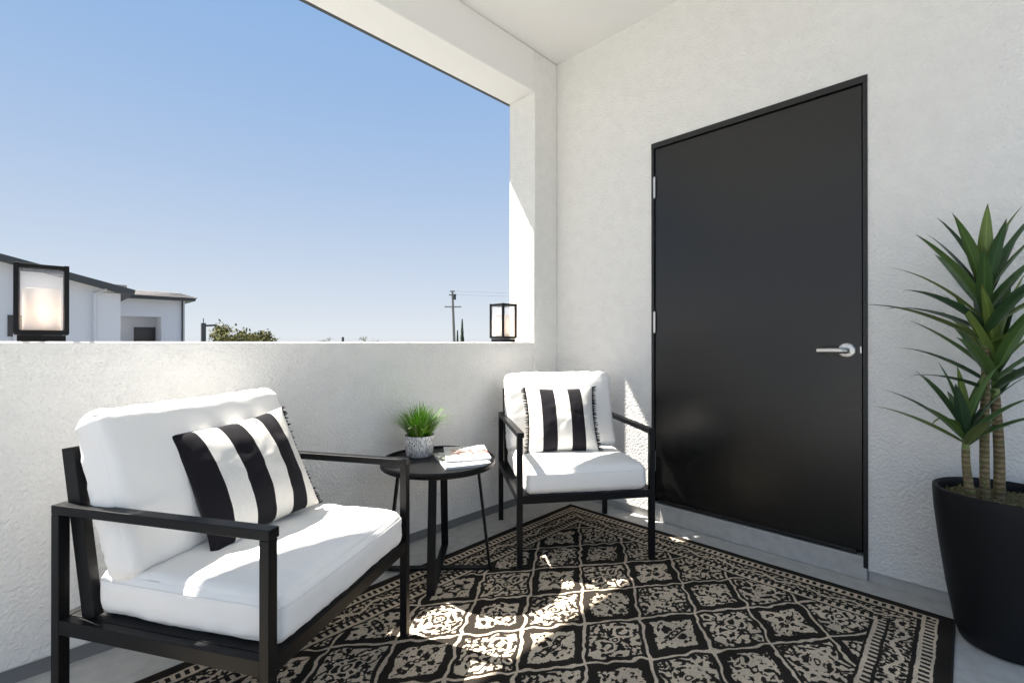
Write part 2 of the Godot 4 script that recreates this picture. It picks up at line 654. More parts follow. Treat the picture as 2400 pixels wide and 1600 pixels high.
func cushion(half: Vector3, r: float, crown: Vector3, sd: int, amp: float) -> Mesh:
	var nz := noise(1.0, 2, FastNoiseLite.TYPE_SIMPLEX_SMOOTH, sd)
	var st := begin()
	st.set_smooth_group(0)
	for ax in 3:
		var b := (ax + 1) % 3
		var e := (ax + 2) % 3
		var nb := 44 if half[b] > 0.15 else 16
		var ne := 44 if half[e] > 0.15 else 16
		for sgn in [-1.0, 1.0]:
			var grid := []
			for i in nb + 1:
				var row := []
				for j in ne + 1:
					var c := Vector3.ZERO
					c[ax] = sgn
					c[b] = sin((2.0 * i / nb - 1.0) * PI / 2.0)
					c[e] = sin((2.0 * j / ne - 1.0) * PI / 2.0)
					row.append(cushion_point(c, half, r, crown, nz, amp))
				grid.append(row)
			for i in nb:
				for j in ne:
					var a: Vector3 = grid[i][j]
					var p1: Vector3 = grid[i + 1][j]
					var p2: Vector3 = grid[i + 1][j + 1]
					var p3: Vector3 = grid[i][j + 1]
					var face := (p2 - a).cross(p1 - a)
					var flip: bool = face[ax] * sgn < 0.0
					for v in ([a, p1, p2, a, p2, p3] if not flip else [a, p2, p1, a, p3, p2]):
						st.add_vertex(v)
	st.generate_normals()
	return st.commit()


func cushion_seam(half: Vector3, r: float, crown: Vector3, sd: int, amp: float, level: float, axis: int) -> Mesh:
	# a thin welt that runs round the cushion on the sides, near one face
	var nz := noise(1.0, 2, FastNoiseLite.TYPE_SIMPLEX_SMOOTH, sd)
	var b := (axis + 1) % 3
	var e := (axis + 2) % 3
	var path := []
	var n := 40
	for side in 4:
		for i in n:
			var t := sin((2.0 * i / n - 1.0) * PI / 2.0)
			var c := Vector3.ZERO
			c[axis] = level
			c[b] = [t, 1.0, -t, -1.0][side]
			c[e] = [-1.0, t, 1.0, -t][side]
			var p := cushion_point(c, half, r, crown, nz, amp)
			path.append(p)
	path.append(path[0])
	var st := begin()
	tube(st, path, 0.0012, 0.0012, 5, false)
	return st.commit()


func armchair(label: String, at: Vector3, yaw: float, sd: int) -> Node3D:
	var c := thing("armchair", label, "armchair", at, "armchairs with white cushions")
	c.rotation_degrees.y = yaw
	var t := 0.027
	var hx := 0.345 - t / 2
	var hz := 0.34 - t / 2
	var top := 0.655
	var lift := 0.009
	for sx in [-1.0, 1.0]:
		for sz in [-1.0, 1.0]:
			bar("leg", Vector3(sx * hx, lift if sz > 0 else 0.001, sz * hz), Vector3(sx * hx, top - 0.024, sz * hz), t, t, M.metal, c)
		put("armrest", box_mesh(Vector3(0.033, 0.024, 0.68), 0.002), M.metal, c, move(sx * (0.345 - 0.0165), top - 0.012, 0.0))
		put("seat_rail", box_mesh(Vector3(0.024, 0.038, 2.0 * hz - t), 0.002), M.metal, c, move(sx * hx, 0.338, 0.0))
		bar("back_post", Vector3(sx * 0.308, 0.36, -0.246), Vector3(sx * 0.308, 0.80, -0.322), 0.024, 0.044, M.metal, c)
	put("seat_rail", box_mesh(Vector3(2.0 * hx - t, 0.038, 0.024), 0.002), M.metal, c, move(0, 0.338, hz))
	put("seat_rail", box_mesh(Vector3(2.0 * hx - t, 0.038, 0.024), 0.002), M.metal, c, move(0, 0.338, -hz))
	put("seat_deck", box_mesh(Vector3(2.0 * hx - 0.028, 0.010, 2.0 * hz - 0.03), 0.002), M.metal, c, move(0, 0.352, 0))
	for k in 3:
		var y := 0.45 + 0.165 * k
		put("back_slat", box_mesh(Vector3(0.55, 0.035, 0.018), 0.002), M.metal, c, Transform3D(Basis(Vector3.RIGHT, -0.23), Vector3(0, y, -0.215 - (y - 0.36) * 0.234)))
	var half := Vector3(0.306, 0.060, 0.291)
	var seat := put("seat_cushion", cushion(half, 0.034, Vector3(0.004, 0.016, 0.010), sd, 0.0035), M.cloth, c, move(0, 0.418, 0.047))
	put("seam", cushion_seam(half, 0.034, Vector3(0.004, 0.016, 0.010), sd, 0.0035, 0.62, 1), M.seam, seat)
	var bh := Vector3(0.325, 0.224, 0.050)
	put("back_cushion", cushion(bh, 0.034, Vector3(-0.004, 0.006, 0.042), sd + 5, 0.006), M.cloth, c, Transform3D(Basis(Vector3.RIGHT, -0.29), Vector3(0, 0.676, -0.206)))
	return c


func pillow(called: String, label: String, at: Vector3, across: Vector3, lean: float, stripes: int, dark_first: bool, roll := 0.0) -> void:
	var w := across.normalized()
	var back := Vector3(w.z, 0, -w.x)
	var up := (Vector3.UP * cos(deg_to_rad(lean)) + back * sin(deg_to_rad(lean))).normalized()
	var p := thing(called, label, "pillow", at, "striped throw pillows")
	p.transform.basis = Basis(w, up, w.cross(up)) * Basis(Vector3.BACK, deg_to_rad(roll))
	var im := Image.create(512, 64, false, Image.FORMAT_RGB8)
	var r2 := RandomNumberGenerator.new()
	r2.seed = 5
	for x in 512:
		var k := int(float(x) / 512.0 * stripes)
		var dark := (k % 2 == 0) == dark_first
		for y in 64:
			var n := r2.randf_range(0.94, 1.0)
			var cc := Color(0.135, 0.13, 0.145) if dark else Color(0.905, 0.895, 0.87)
			im.set_pixel(x, y, Color(cc.r * n, cc.g * n, cc.b * n))
	var m := StandardMaterial3D.new()
	m.albedo_texture = ImageTexture.create_from_image(im)
	m.roughness = 0.92
	m.metallic_specular = 0.2
	m.rim_enabled = true
	m.rim = 0.1
	var hw := 0.198
	var th := 0.076
	var nz := noise(6.0, 2, FastNoiseLite.TYPE_SIMPLEX_SMOOTH, 60 + stripes)
	var st := begin()
	var n := 40
	for side in [1.0, -1.0]:
		var grid := []
		for j in n + 1:
			var row := []
			for i in n + 1:
				row.append(pillow_point(float(i) / n * 2 - 1, float(j) / n * 2 - 1, side, hw, th, nz))
			grid.append(row)
		for j in n:
			for i in n:
				var idx := [[i, j], [i + 1, j], [i + 1, j + 1], [i, j, ], [i + 1, j + 1], [i, j + 1]]
				if side > 0:
					idx = [idx[0], idx[2], idx[1], idx[3], idx[5], idx[4]]
				for q in idx:
					st.set_uv(Vector2(float(q[0]) / n, float(q[1]) / n))
					st.add_vertex(grid[q[1]][q[0]])
	st.generate_normals()
	put("cover", st.commit(), m, p)
	# ruffled fringe down both sides
	for side in [-1.0, 1.0]:
		if dark_first and side < 0.0:
			continue
		var fs := begin()
		for k in 70:
			var v := -0.99 + 1.98 * k / 69.0
			var a := pillow_point(side * 0.985, v, 0.0, hw, th, nz)
			var len := rng.randf_range(0.010, 0.017) * (1.0 if dark_first else 1.6)
			var tip := a + Vector3(side * len, rng.randf_range(-0.005, 0.005), rng.randf_range(-0.007, 0.007))
			tube(fs, [a, (a + tip) * 0.5 + Vector3(0, 0, rng.randf_range(-0.003, 0.003)), tip], 0.0035, 0.0015, 4)
		put("fringe", fs.commit(), M.fringe, p)


func pillow_point(u: float, v: float, side: float, hw: float, th: float, nz: FastNoiseLite) -> Vector3:
	var x := hw * u * (1.0 - 0.085 * (1.0 - v * v) * u * u)
	var y := hw * 0.95 * v * (1.0 - 0.085 * (1.0 - u * u) * v * v)
	var k := pow(maxf((1.0 - u * u) * (1.0 - v * v), 0.0), 0.55)
	var z := side * th * k
	z += side * 0.005 * k * nz.get_noise_2d(x * 2.0, y * 2.0 + side * 9.0)
	# the lower edge sags a little
	z += 0.010 * (1.0 - v) * (1.0 - u * u) * 0.4
	return Vector3(x, y, z)


# ------------------------------------------------------------------ side table and what stands on it
func side_table() -> void:
	var t := thing("side_table", "round black metal tray table between the two armchairs", "table", Vector3(1.323, 0.0, -1.805))
	var r := 0.268
	put("tray_top", lathe([Vector2(0, 0.505), Vector2(r - 0.004, 0.505), Vector2(r, 0.509), Vector2(r, 0.530), Vector2(r - 0.0015, 0.533), Vector2(r - 0.004, 0.530), Vector2(r - 0.005, 0.521), Vector2(0, 0.520)], 96), M.metal, t)
	# two bent flat bars, crossing on the floor
	for k in 2:
		var a := deg_to_rad(-44.0 + 90.0 * k)
		var d := Vector3(cos(a), 0, -sin(a))
		var side := Vector3(-d.z, 0, d.x)
		var y0 := 0.014 + 0.006 * k
		bar("floor_bar", -d * 0.236 + Vector3.UP * y0, d * 0.236 + Vector3.UP * y0, 0.036, 0.010, M.metal, t, 0.002, side)
		for s in [-1.0, 1.0]:
			bar("leg", d * 0.243 * s + Vector3.UP * (y0 - 0.005), d * 0.185 * s + Vector3.UP * 0.505, 0.036, 0.012, M.metal, t, 0.002, side)


func grass_pot() -> void:
	var o := thing("potted_grass", "bright green artificial grass in a white streaked pot on the round table", "plant", Vector3(1.322, 0.520, -1.962))
	var im := Image.create(512, 256, false, Image.FORMAT_RGB8)
	var nn := noise(1.0, 2, FastNoiseLite.TYPE_SIMPLEX, 71)
	for y in 256:
		for x in 512:
			var a := TAU * x / 512.0
			var wob := nn.get_noise_3d(cos(a) * 4.0, y * 0.035, sin(a) * 4.0) * 0.045
			var v := nn.get_noise_3d(cos(a + wob) * 15.0, y * 0.016, sin(a + wob) * 15.0)
			var dark := smoothstep(0.15, 0.30, v)
			var c := Color(0.90, 0.89, 0.875).lerp(Color(0.36, 0.36, 0.38), dark)
			im.set_pixel(x, y, c)
	var m := StandardMaterial3D.new()
	m.albedo_texture = ImageTexture.create_from_image(im)
	m.uv1_scale = Vector3(1, 8.5, 1)
	m.roughness = 0.6
	m.heightmap_enabled = true
	m.heightmap_texture = m.albedo_texture
	m.heightmap_scale = 0.05
	put("pot", lathe([Vector2(0, 0.0), Vector2(0.062, 0.0), Vector2(0.066, 0.003), Vector2(0.0735, 0.100), Vector2(0.0725, 0.1025), Vector2(0.069, 0.101), Vector2(0.067, 0.085), Vector2(0, 0.085)], 56), m, o)
	put("soil", lathe([Vector2(0.067, 0.086), Vector2(0.04, 0.092), Vector2(0, 0.095)], 24), plain(0.03, 0.022, 0.015, 1.0), o)
	var st := begin()
	for k in 460:
		var az := rng.randf() * TAU
		var spread := pow(rng.randf(), 0.75)
		var base := Vector3(cos(az), 0, sin(az)) * 0.052 * spread * rng.randf_range(0.5, 1.0) + Vector3(0, 0.088, 0)
		var az2 := az + rng.randf_range(-0.5, 0.5)
		var out := Vector3(cos(az2), 0, sin(az2))
		var len := rng.randf_range(0.125, 0.195)
		var e0 := deg_to_rad(88.0 - 40.0 * spread + rng.randf_range(-6, 6))
		var droop := deg_to_rad(rng.randf_range(10, 45) + 62.0 * spread * rng.randf())
		var w := rng.randf_range(0.0021, 0.0034)
		var tint := rng.randf()
		var c0 := Color(0.05, 0.14, 0.012).lerp(Color(0.19, 0.40, 0.035), tint)
		if rng.randf() < 0.08:
			c0 = Color(0.30, 0.36, 0.16)
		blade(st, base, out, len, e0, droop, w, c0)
	var gm := StandardMaterial3D.new()
	gm.vertex_color_use_as_albedo = true
	gm.roughness = 0.5
	gm.backlight_enabled = true
	gm.backlight = Color(0.10, 0.16, 0.03)
	gm.cull_mode = BaseMaterial3D.CULL_DISABLED
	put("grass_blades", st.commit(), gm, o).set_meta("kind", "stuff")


func blade(st: SurfaceTool, base: Vector3, out: Vector3, len: float, e0: float, droop: float, w: float, c: Color) -> void:
	var side := Vector3(-out.z, 0, out.x)
	var p := base
	var seg := 6
	var prev := []
	for i in seg + 1:
		var t := float(i) / seg
		var e := e0 - droop * t * t
		var dir := out * cos(e) + Vector3.UP * sin(e)
		var nrm := (Vector3.UP * cos(e) - out * sin(e)).normalized()
		var ww := w * (1.0 - 0.92 * pow(t, 2.2))
		var now := [p - side * ww, p + side * ww]
		if i > 0:
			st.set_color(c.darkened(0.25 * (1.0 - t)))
			quad(st, prev[0], prev[1], now[1], now[0], nrm)
		prev = now
		p += dir * len / seg


func magazines() -> void:
	for k in 2:
		var im := Image.create(210, 290, false, Image.FORMAT_RGB8)
		var n1 := noise(0.018, 3, FastNoiseLite.TYPE_SIMPLEX_SMOOTH, 90 + k)
		var n2 := noise(0.03, 3, FastNoiseLite.TYPE_SIMPLEX_SMOOTH, 95 + k)
		for y in 290:
			for x in 210:
				var a := n1.get_noise_2d(x, y)
				var b := n2.get_noise_2d(x, y)
				var c := Color(0.88, 0.88, 0.87)
				if k == 0:
					if y < 80:
						c = c.lerp(Color(0.42, 0.45, 0.36), smoothstep(-0.1, 0.2, a))
					elif y < 175:
						c = Color(0.30, 0.32, 0.27).lerp(Color(0.14, 0.15, 0.13), smoothstep(-0.2, 0.3, b))
						c = c.lerp(Color(0.80, 0.80, 0.74), smoothstep(0.1, 0.3, a))
					else:
						c = c.lerp(Color(0.70, 0.74, 0.80), smoothstep(0.0, 0.3, b))
				else:
					# a loose still life of pinks and browns across a pale page
					var d := absf((y - 135.0) - (x - 105.0) * 0.25) / 62.0 + 0.5 * a
					if d < 0.75 and x > 25:
						c = Color(0.80, 0.62, 0.58).lerp(Color(0.88, 0.80, 0.76), smoothstep(-0.1, 0.25, b))
						if b < -0.14:
							c = Color(0.36, 0.22, 0.19)
					elif y < 85:
						c = c.lerp(Color(0.66, 0.66, 0.60), smoothstep(0.0, 0.3, b))
				im.set_pixel(x, y, c)
		var m := StandardMaterial3D.new()
		m.albedo_texture = ImageTexture.create_from_image(im)
		m.roughness = 0.28
		m.texture_repeat = false
		var w := Vector3(0.909, 0, 0.416) if k == 0 else Vector3(0.82, 0, 0.572)
		var h := Vector3(-0.416, 0, 0.909) if k == 0 else Vector3(-0.572, 0, 0.82)
		var at := Vector3(1.400, 0.5205, -1.735) if k == 0 else Vector3(1.462, 0.5345, -1.770)
		var o := thing("magazine", "magazine with a dark green and grey cover, under the other one on the table" if k == 0 else "open-lying magazine with a pale pink cover, on top of the other one", "magazine", at, "magazines on the round table")
		if k == 1:
			o.name = "magazine_001"
			o.set_meta("label", "magazine with a pale pink cover picture, lying on top of the other one")
		o.transform.basis = Basis(w, Vector3.UP, h)
		var th := 0.011 if k == 0 else 0.007
		var sx := 0.105
		var sz := 0.143
		var st := begin()
		# cover with a slight curl along the open edge
		var n := 10
		for i in n:
			var u0 := float(i) / n
			var u1 := float(i + 1) / n
			var f := func(u): return th + 0.004 * u * u * u
			quad(st, Vector3((2 * u0 - 1) * sx, f.call(u0), -sz), Vector3((2 * u1 - 1) * sx, f.call(u1), -sz), Vector3((2 * u1 - 1) * sx, f.call(u1), sz), Vector3((2 * u0 - 1) * sx, f.call(u0), sz), Vector3.UP, [Vector2(u0, 0), Vector2(u1, 0), Vector2(u1, 1), Vector2(u0, 1)])
		put("cover", st.commit(), m, o)
		put("pages", box_mesh(Vector3(2 * sx - 0.002, th - 0.001, 2 * sz - 0.002), 0.001), plain(0.72, 0.73, 0.75, 0.8), o, move(0, (th - 0.001) / 2, 0))


# ------------------------------------------------------------------ the tall plant
func big_plant() -> void:
	var c := Vector3(2.420, 0.0, 0.078)
	var o := thing("potted_dracaena", "tall green plant with sword shaped leaves in a large black pot by the door", "plant", c)
	put("pot", lathe([Vector2(0, 0.002), Vector2(0.112, 0.002), Vector2(0.124, 0.008), Vector2(0.138, 0.05), Vector2(0.160, 0.18), Vector2(0.181, 0.34), Vector2(0.1935, 0.46), Vector2(0.198, 0.535), Vector2(0.1965, 0.5455), Vector2(0.190, 0.5485), Vector2(0.183, 0.544), Vector2(0.181, 0.53), Vector2(0.178, 0.49), Vector2(0, 0.49)], 72), M.black_pot, o)
	# soil with moss clumps
	var soil := begin()
	var hn := noise(28.0, 3, FastNoiseLite.TYPE_SIMPLEX, 101)
	var rings := 12
	var sides := 48
	var f := func(i: int, k: int) -> Vector3:
		var r := 0.180 * i / rings
		var a := TAU * k / sides
		return Vector3(cos(a) * r, 0.512 + 0.016 * hn.get_noise_2d(cos(a) * r, sin(a) * r) + 0.012 * (1.0 - float(i) / rings), sin(a) * r)
	for i in rings:
		for k in sides:
			var a: Vector3 = f.call(i, k)
			var b: Vector3 = f.call(i, k + 1)
			var d: Vector3 = f.call(i + 1, k)
			var e: Vector3 = f.call(i + 1, k + 1)
			var n := (b - d).cross(e - d).normalized()
			if n.y < 0:
				n = -n
			if i == 0:
				tri(soil, [a, d, e], [n, n, n])
			else:
				tri(soil, [a, b, e], [n, n, n])
				tri(soil, [a, e, d], [n, n, n])
	var sm := StandardMaterial3D.new()
	sm.albedo_texture = noise_tex(noise(0.06, 4, FastNoiseLite.TYPE_SIMPLEX, 102), 256, ramp([[0.0, lin(0.03, 0.022, 0.015)], [0.45, lin(0.10, 0.075, 0.045)], [0.6, lin(0.11, 0.12, 0.035)], [1.0, lin(0.24, 0.20, 0.13)]]))
	sm.roughness = 1.0
	sm.uv1_triplanar = true
	sm.uv1_scale = Vector3(6, 6, 6)
	put("soil", soil.commit(), sm, o)
	var moss := begin()
	for k in 420:
		var a := rng.randf() * TAU
		var r := sqrt(rng.randf()) * 0.172
		var p := Vector3(cos(a) * r, 0.512 + 0.016 * hn.get_noise_2d(cos(a) * r, sin(a) * r), sin(a) * r)
		var dir := Vector3(rng.randf_range(-1, 1), rng.randf_range(0.1, 0.8), rng.randf_range(-1, 1)).normalized()
		moss.set_color(Color(0.16, 0.15, 0.05).lerp(Color(0.26, 0.20, 0.11), rng.randf()))
		tube(moss, [p, p + dir * rng.randf_range(0.008, 0.02)], 0.0022, 0.0010, 4)
	var mm := StandardMaterial3D.new()
	mm.vertex_color_use_as_albedo = true
	mm.roughness = 1.0
	put("moss", moss.commit(), mm, o).set_meta("kind", "stuff")
	# trunks: ringed canes
	var bark := StandardMaterial3D.new()
	var bi := Image.create(64, 256, false, Image.FORMAT_RGB8)
	var bn := noise(0.05, 3, FastNoiseLite.TYPE_SIMPLEX, 103)
	for y in 256:
		for x in 64:
			var v := 0.5 + 0.5 * sin(y / 256.0 * TAU * 9.0 + bn.get_noise_2d(x, y) * 2.2)
			var cc := Color(0.33, 0.28, 0.21).lerp(Color(0.56, 0.49, 0.38), v)
			cc = cc.lerp(Color(0.36, 0.38, 0.22), smoothstep(0.0, 0.5, bn.get_noise_2d(x * 2.0 + 90.0, y * 0.6)))
			bi.set_pixel(x, y, cc)
	bark.albedo_texture = ImageTexture.create_from_image(bi)
	bark.uv1_triplanar = true
	bark.uv1_scale = Vector3(6, 6, 6)
	bark.roughness = 0.9
	var heads := [
		{"a": Vector3(-0.078, 0.505, -0.091), "b": Vector3(-0.089, 0.700, -0.102), "top": 0.79, "n": 18, "len": 0.315, "w": 0.0205, "r": 0.0125, "ph": 0.4},
		{"a": Vector3(-0.040, 0.505, -0.052), "b": Vector3(-0.042, 1.060, -0.054), "top": 1.33, "n": 27, "len": 0.38, "w": 0.0255, "r": 0.0125, "ph": 2.0},
		{"a": Vector3(-0.004, 0.505, -0.016), "b": Vector3(-0.015, 0.885, -0.027), "top": 1.07, "n": 23, "len": 0.36, "w": 0.024, "r": 0.0145, "ph": 4.1},
	]
	var greens := []
	for k in 6:
		var gm := StandardMaterial3D.new()
		var base: Color = [Color(0.038, 0.088, 0.030), Color(0.055, 0.118, 0.033), Color(0.078, 0.15, 0.037), Color(0.15, 0.22, 0.048), Color(0.038, 0.082, 0.040), Color(0.11, 0.15, 0.045)][k]
		var li := Image.create(64, 16, false, Image.FORMAT_RGB8)
		for x in 64:
			for y in 16:
				var v := 0.88 + 0.12 * sin(y * 2.4 + sin(x * 0.2))
				var edge := absf(y - 7.5) / 7.5
				var cc := base * v
				if edge < 0.14:
					cc = base * 1.35
				if x > 59:
					cc = cc.lerp(Color(0.10, 0.075, 0.03), 0.6)
				li.set_pixel(x, y, Color(cc.r, cc.g, cc.b).linear_to_srgb())
		gm.albedo_texture = ImageTexture.create_from_image(li)
		gm.roughness = 0.42
		gm.backlight_enabled = true
		gm.backlight = Color(base.r * 0.8, base.g * 0.8, base.b * 0.5)
		gm.cull_mode = BaseMaterial3D.CULL_DISABLED
		gm.texture_repeat = false
		greens.append(gm)
	for h in heads:
		var st := begin()
		var path := []
		for i in 9:
			var t := i / 8.0
			var p: Vector3 = h.a.lerp(h.b, t)
			path.append(p + Vector3(sin(t * 5.0 + h.ph), 0, cos(t * 4.0 + h.ph)) * 0.003)
		tube(st, path, h.r * 1.12, h.r * 0.92, 14)
		var trunk := put("trunk", st.commit(), bark, o)
		var neck := begin()
		var tip := Vector3(h.b.x, h.top, h.b.z)
		tube(neck, [path[8], (path[8] + tip) * 0.5, tip], h.r * 0.9, 0.004, 10)
		put("stem", neck.commit(), greens[3], trunk)
		for k in h.n:
			var q: float = (k + 0.5) / h.n
			var az: float = h.ph + k * 2.39996 + rng.randf_range(-0.25, 0.25)
			var base := Vector3(h.b.x, lerpf(h.b.y + 0.005, h.top - 0.012, pow(q, 0.9)), h.b.z)
			var e0 := deg_to_rad(lerpf(22.0, 80.0, pow(q, 0.9)) + rng.randf_range(-6, 6))
			var droop := deg_to_rad(lerpf(26.0, 10.0, q) + rng.randf_range(-4, 16))
			var len: float = h.len * lerpf(1.0, 0.72, q * q) * rng.randf_range(0.88, 1.06)
			var w: float = h.w * rng.randf_range(0.85, 1.12)
			var mat: Material = greens[5] if q < 0.12 and k % 2 == 1 else greens[3] if q > 0.88 or rng.randf() < 0.13 else greens[rng.randi() % 3 if rng.randf() < 0.8 else 4]
			put("leaf", leaf(base, az, e0, droop, len, w, RX - c.x - 0.02), mat, o)
	# one bent leaf hanging from the lowest head
	put("leaf", leaf(Vector3(-0.089, 0.755, -0.102), 3.75, 0.75, 1.9, 0.17, 0.012, 1.0), greens[3], o)


func leaf(base: Vector3, az: float, e0: float, droop: float, len: float, w: float, wall: float) -> Mesh:
	var st := begin()
	var out := Vector3(cos(az), 0, sin(az))
	var side := Vector3(-out.z, 0, out.x)
	var p := base + out * 0.004
	var seg := 9
	var rows := []
	for i in seg + 1:
		var t := float(i) / seg
		var e := e0 - droop * t * t
		var dir := out * cos(e) + Vector3.UP * sin(e)
		var nrm := (Vector3.UP * cos(e) - out * sin(e)).normalized()
		var ww := w * (0.42 + 0.58 * sin(clampf(t / 0.42, 0, 1) * PI / 2)) * pow(maxf(1.0 - pow(t, 2.3), 0.0), 0.85)
		ww = maxf(ww, 0.0008)
		var fold := ww * lerpf(0.55, 0.16, t)
		var row := [p - side * ww + nrm * fold, p - side * ww * 0.45 + nrm * fold * 0.25, p, p + side * ww * 0.45 + nrm * fold * 0.25, p + side * ww + nrm * fold]
		for k in 5:
			if row[k].x > wall - 0.03:      # a leaf that meets the wall bends along it
				row[k].x = wall - 0.03 + 0.03 * (1.0 - exp(-(row[k].x - wall + 0.03) / 0.03))
		rows.append(row)
		p += dir * len / seg
	st.set_smooth_group(0)
	for i in seg:
		for k in 4:
			var uv := func(ii: int, kk: int) -> Vector2: return Vector2(float(ii) / seg, kk / 4.0)
			for q in [[i, k], [i, k + 1], [i + 1, k + 1], [i, k], [i + 1, k + 1], [i + 1, k]]:
				st.set_uv(uv.call(q[0], q[1]))
				st.add_vertex(rows[q[0]][q[1]])
	st.generate_normals()
	return st.commit()


# ------------------------------------------------------------------ lanterns
func lantern(called: String, label: String, at: Vector3) -> void:
	var o := thing(called, label, "lantern", at, "candle lanterns on the parapet")
	var s := 0.066
	put("plinth", box_mesh(Vector3(0.116, 0.020, 0.116), 0.002), M.metal, o, move(0, 0.0105, 0))
	var t := 0.013
	var base := begin()
	var cap := begin()
	for k in 4:
		var r := Transform3D(Basis(Vector3.UP, k * PI / 2), Vector3.ZERO)
		put("post", box_mesh(Vector3(t, 0.232, t), 0.0012), M.metal, o, r * move(s - t / 2, 0.142, s - t / 2))
		round_box(base, Vector3(2 * s - 2 * t, 0.016, 0.010), 0.001, r * move(0, 0.030, s - 0.006))
		round_box(cap, Vector3(2 * s - 2 * t, 0.014, 0.010), 0.001, r * move(0, 0.2495, s - 0.006))
		put("glass_pane", box_mesh(Vector3(2 * s - 2 * t + 0.004, 0.200, 0.002)), M.glass, o, r * move(0, 0.140, s - 0.006))
	round_box(base, Vector3(2 * s - 0.018, 0.006, 0.018 * 0 + 2 * s - 0.018), 0.001, move(0, 0.0265, 0))
	put("base_tray", base.commit(), M.metal, o)
	put("top_frame", cap.commit(), M.metal, o)
	# a wax pillar candle, lit: the glow sits in the middle of the wax
	var im := Image.create(8, 64, false, Image.FORMAT_RGB8)
	for y in 64:
		var h := 1.0 - y / 63.0
		var g := exp(-pow((h - 0.46) / 0.20, 2.0))
		for x in 8:
			im.set_pixel(x, y, Color(g, g * 0.80, g * 0.58))
	var wax := plain(0.66, 0.64, 0.61, 0.5)
	wax.emission_enabled = true
	wax.emission = Color(0, 0, 0)
	wax.emission_texture = ImageTexture.create_from_image(im)
	wax.emission_energy_multiplier = 0.035
	wax.uv1_scale = Vector3(1, -1.0 / 0.155, 1)
	wax.uv1_offset = Vector3(0, 1.0, 0)
	wax.texture_repeat = false
	put("candle", lathe([Vector2(0.0465, 0.0), Vector2(0.0465, 0.146), Vector2(0.044, 0.150), Vector2(0.038, 0.149), Vector2(0.030, 0.140), Vector2(0, 0.136)], 32), wax, o, move(0, 0.030, 0))
	var wick := begin()
	tube(wick, [Vector3(0, 0.164, 0), Vector3(0.001, 0.176, 0)], 0.0012, 0.001, 5)
	put("wick", wick.commit(), M.gap, o)
	var l := OmniLight3D.new()
	l.name = "candle_light"
	l.light_color = Color(1.0, 0.72, 0.42)
	l.light_energy = 0.004
	l.omni_range = 6.0
	l.omni_attenuation = 2.0
	l.light_size = 0.02
	l.shadow_enabled = true
	l.position = Vector3(0, 0.10, 0)
	o.add_child(l)


# ------------------------------------------------------------------ beyond the parapet
func prism(pts: Array, z0: float, z1: float) -> Mesh:
	# an outline in x and y pushed from z0 (front) back to z1
	var st := begin()
	var poly := PackedVector2Array()
	for q in pts:
		poly.append(q)
	var mid := Vector2.ZERO
	for q in poly:
		mid += q / poly.size()
	var ids := Geometry2D.triangulate_polygon(poly)
	for i in range(0, ids.size(), 3):
		var a := poly[ids[i]]
		var b := poly[ids[i + 1]]
		var c := poly[ids[i + 2]]
		tri(st, [Vector3(a.x, a.y, z0), Vector3(b.x, b.y, z0), Vector3(c.x, c.y, z0)], [Vector3.BACK, Vector3.BACK, Vector3.BACK])
		tri(st, [Vector3(a.x, a.y, z1), Vector3(b.x, b.y, z1), Vector3(c.x, c.y, z1)], [Vector3.FORWARD, Vector3.FORWARD, Vector3.FORWARD])
	for i in poly.size():
		var a := poly[i]
		var b := poly[(i + 1) % poly.size()]
		var n := Vector3((b - a).y, -(b - a).x, 0).normalized()
		if not Geometry2D.is_point_in_polygon((a + b) * 0.5 - Vector2(n.x, n.y) * 0.001, poly):
			n = -n
		quad(st, Vector3(a.x, a.y, z0), Vector3(b.x, b.y, z0), Vector3(b.x, b.y, z1), Vector3(a.x, a.y, z1), n)
	return st.commit()


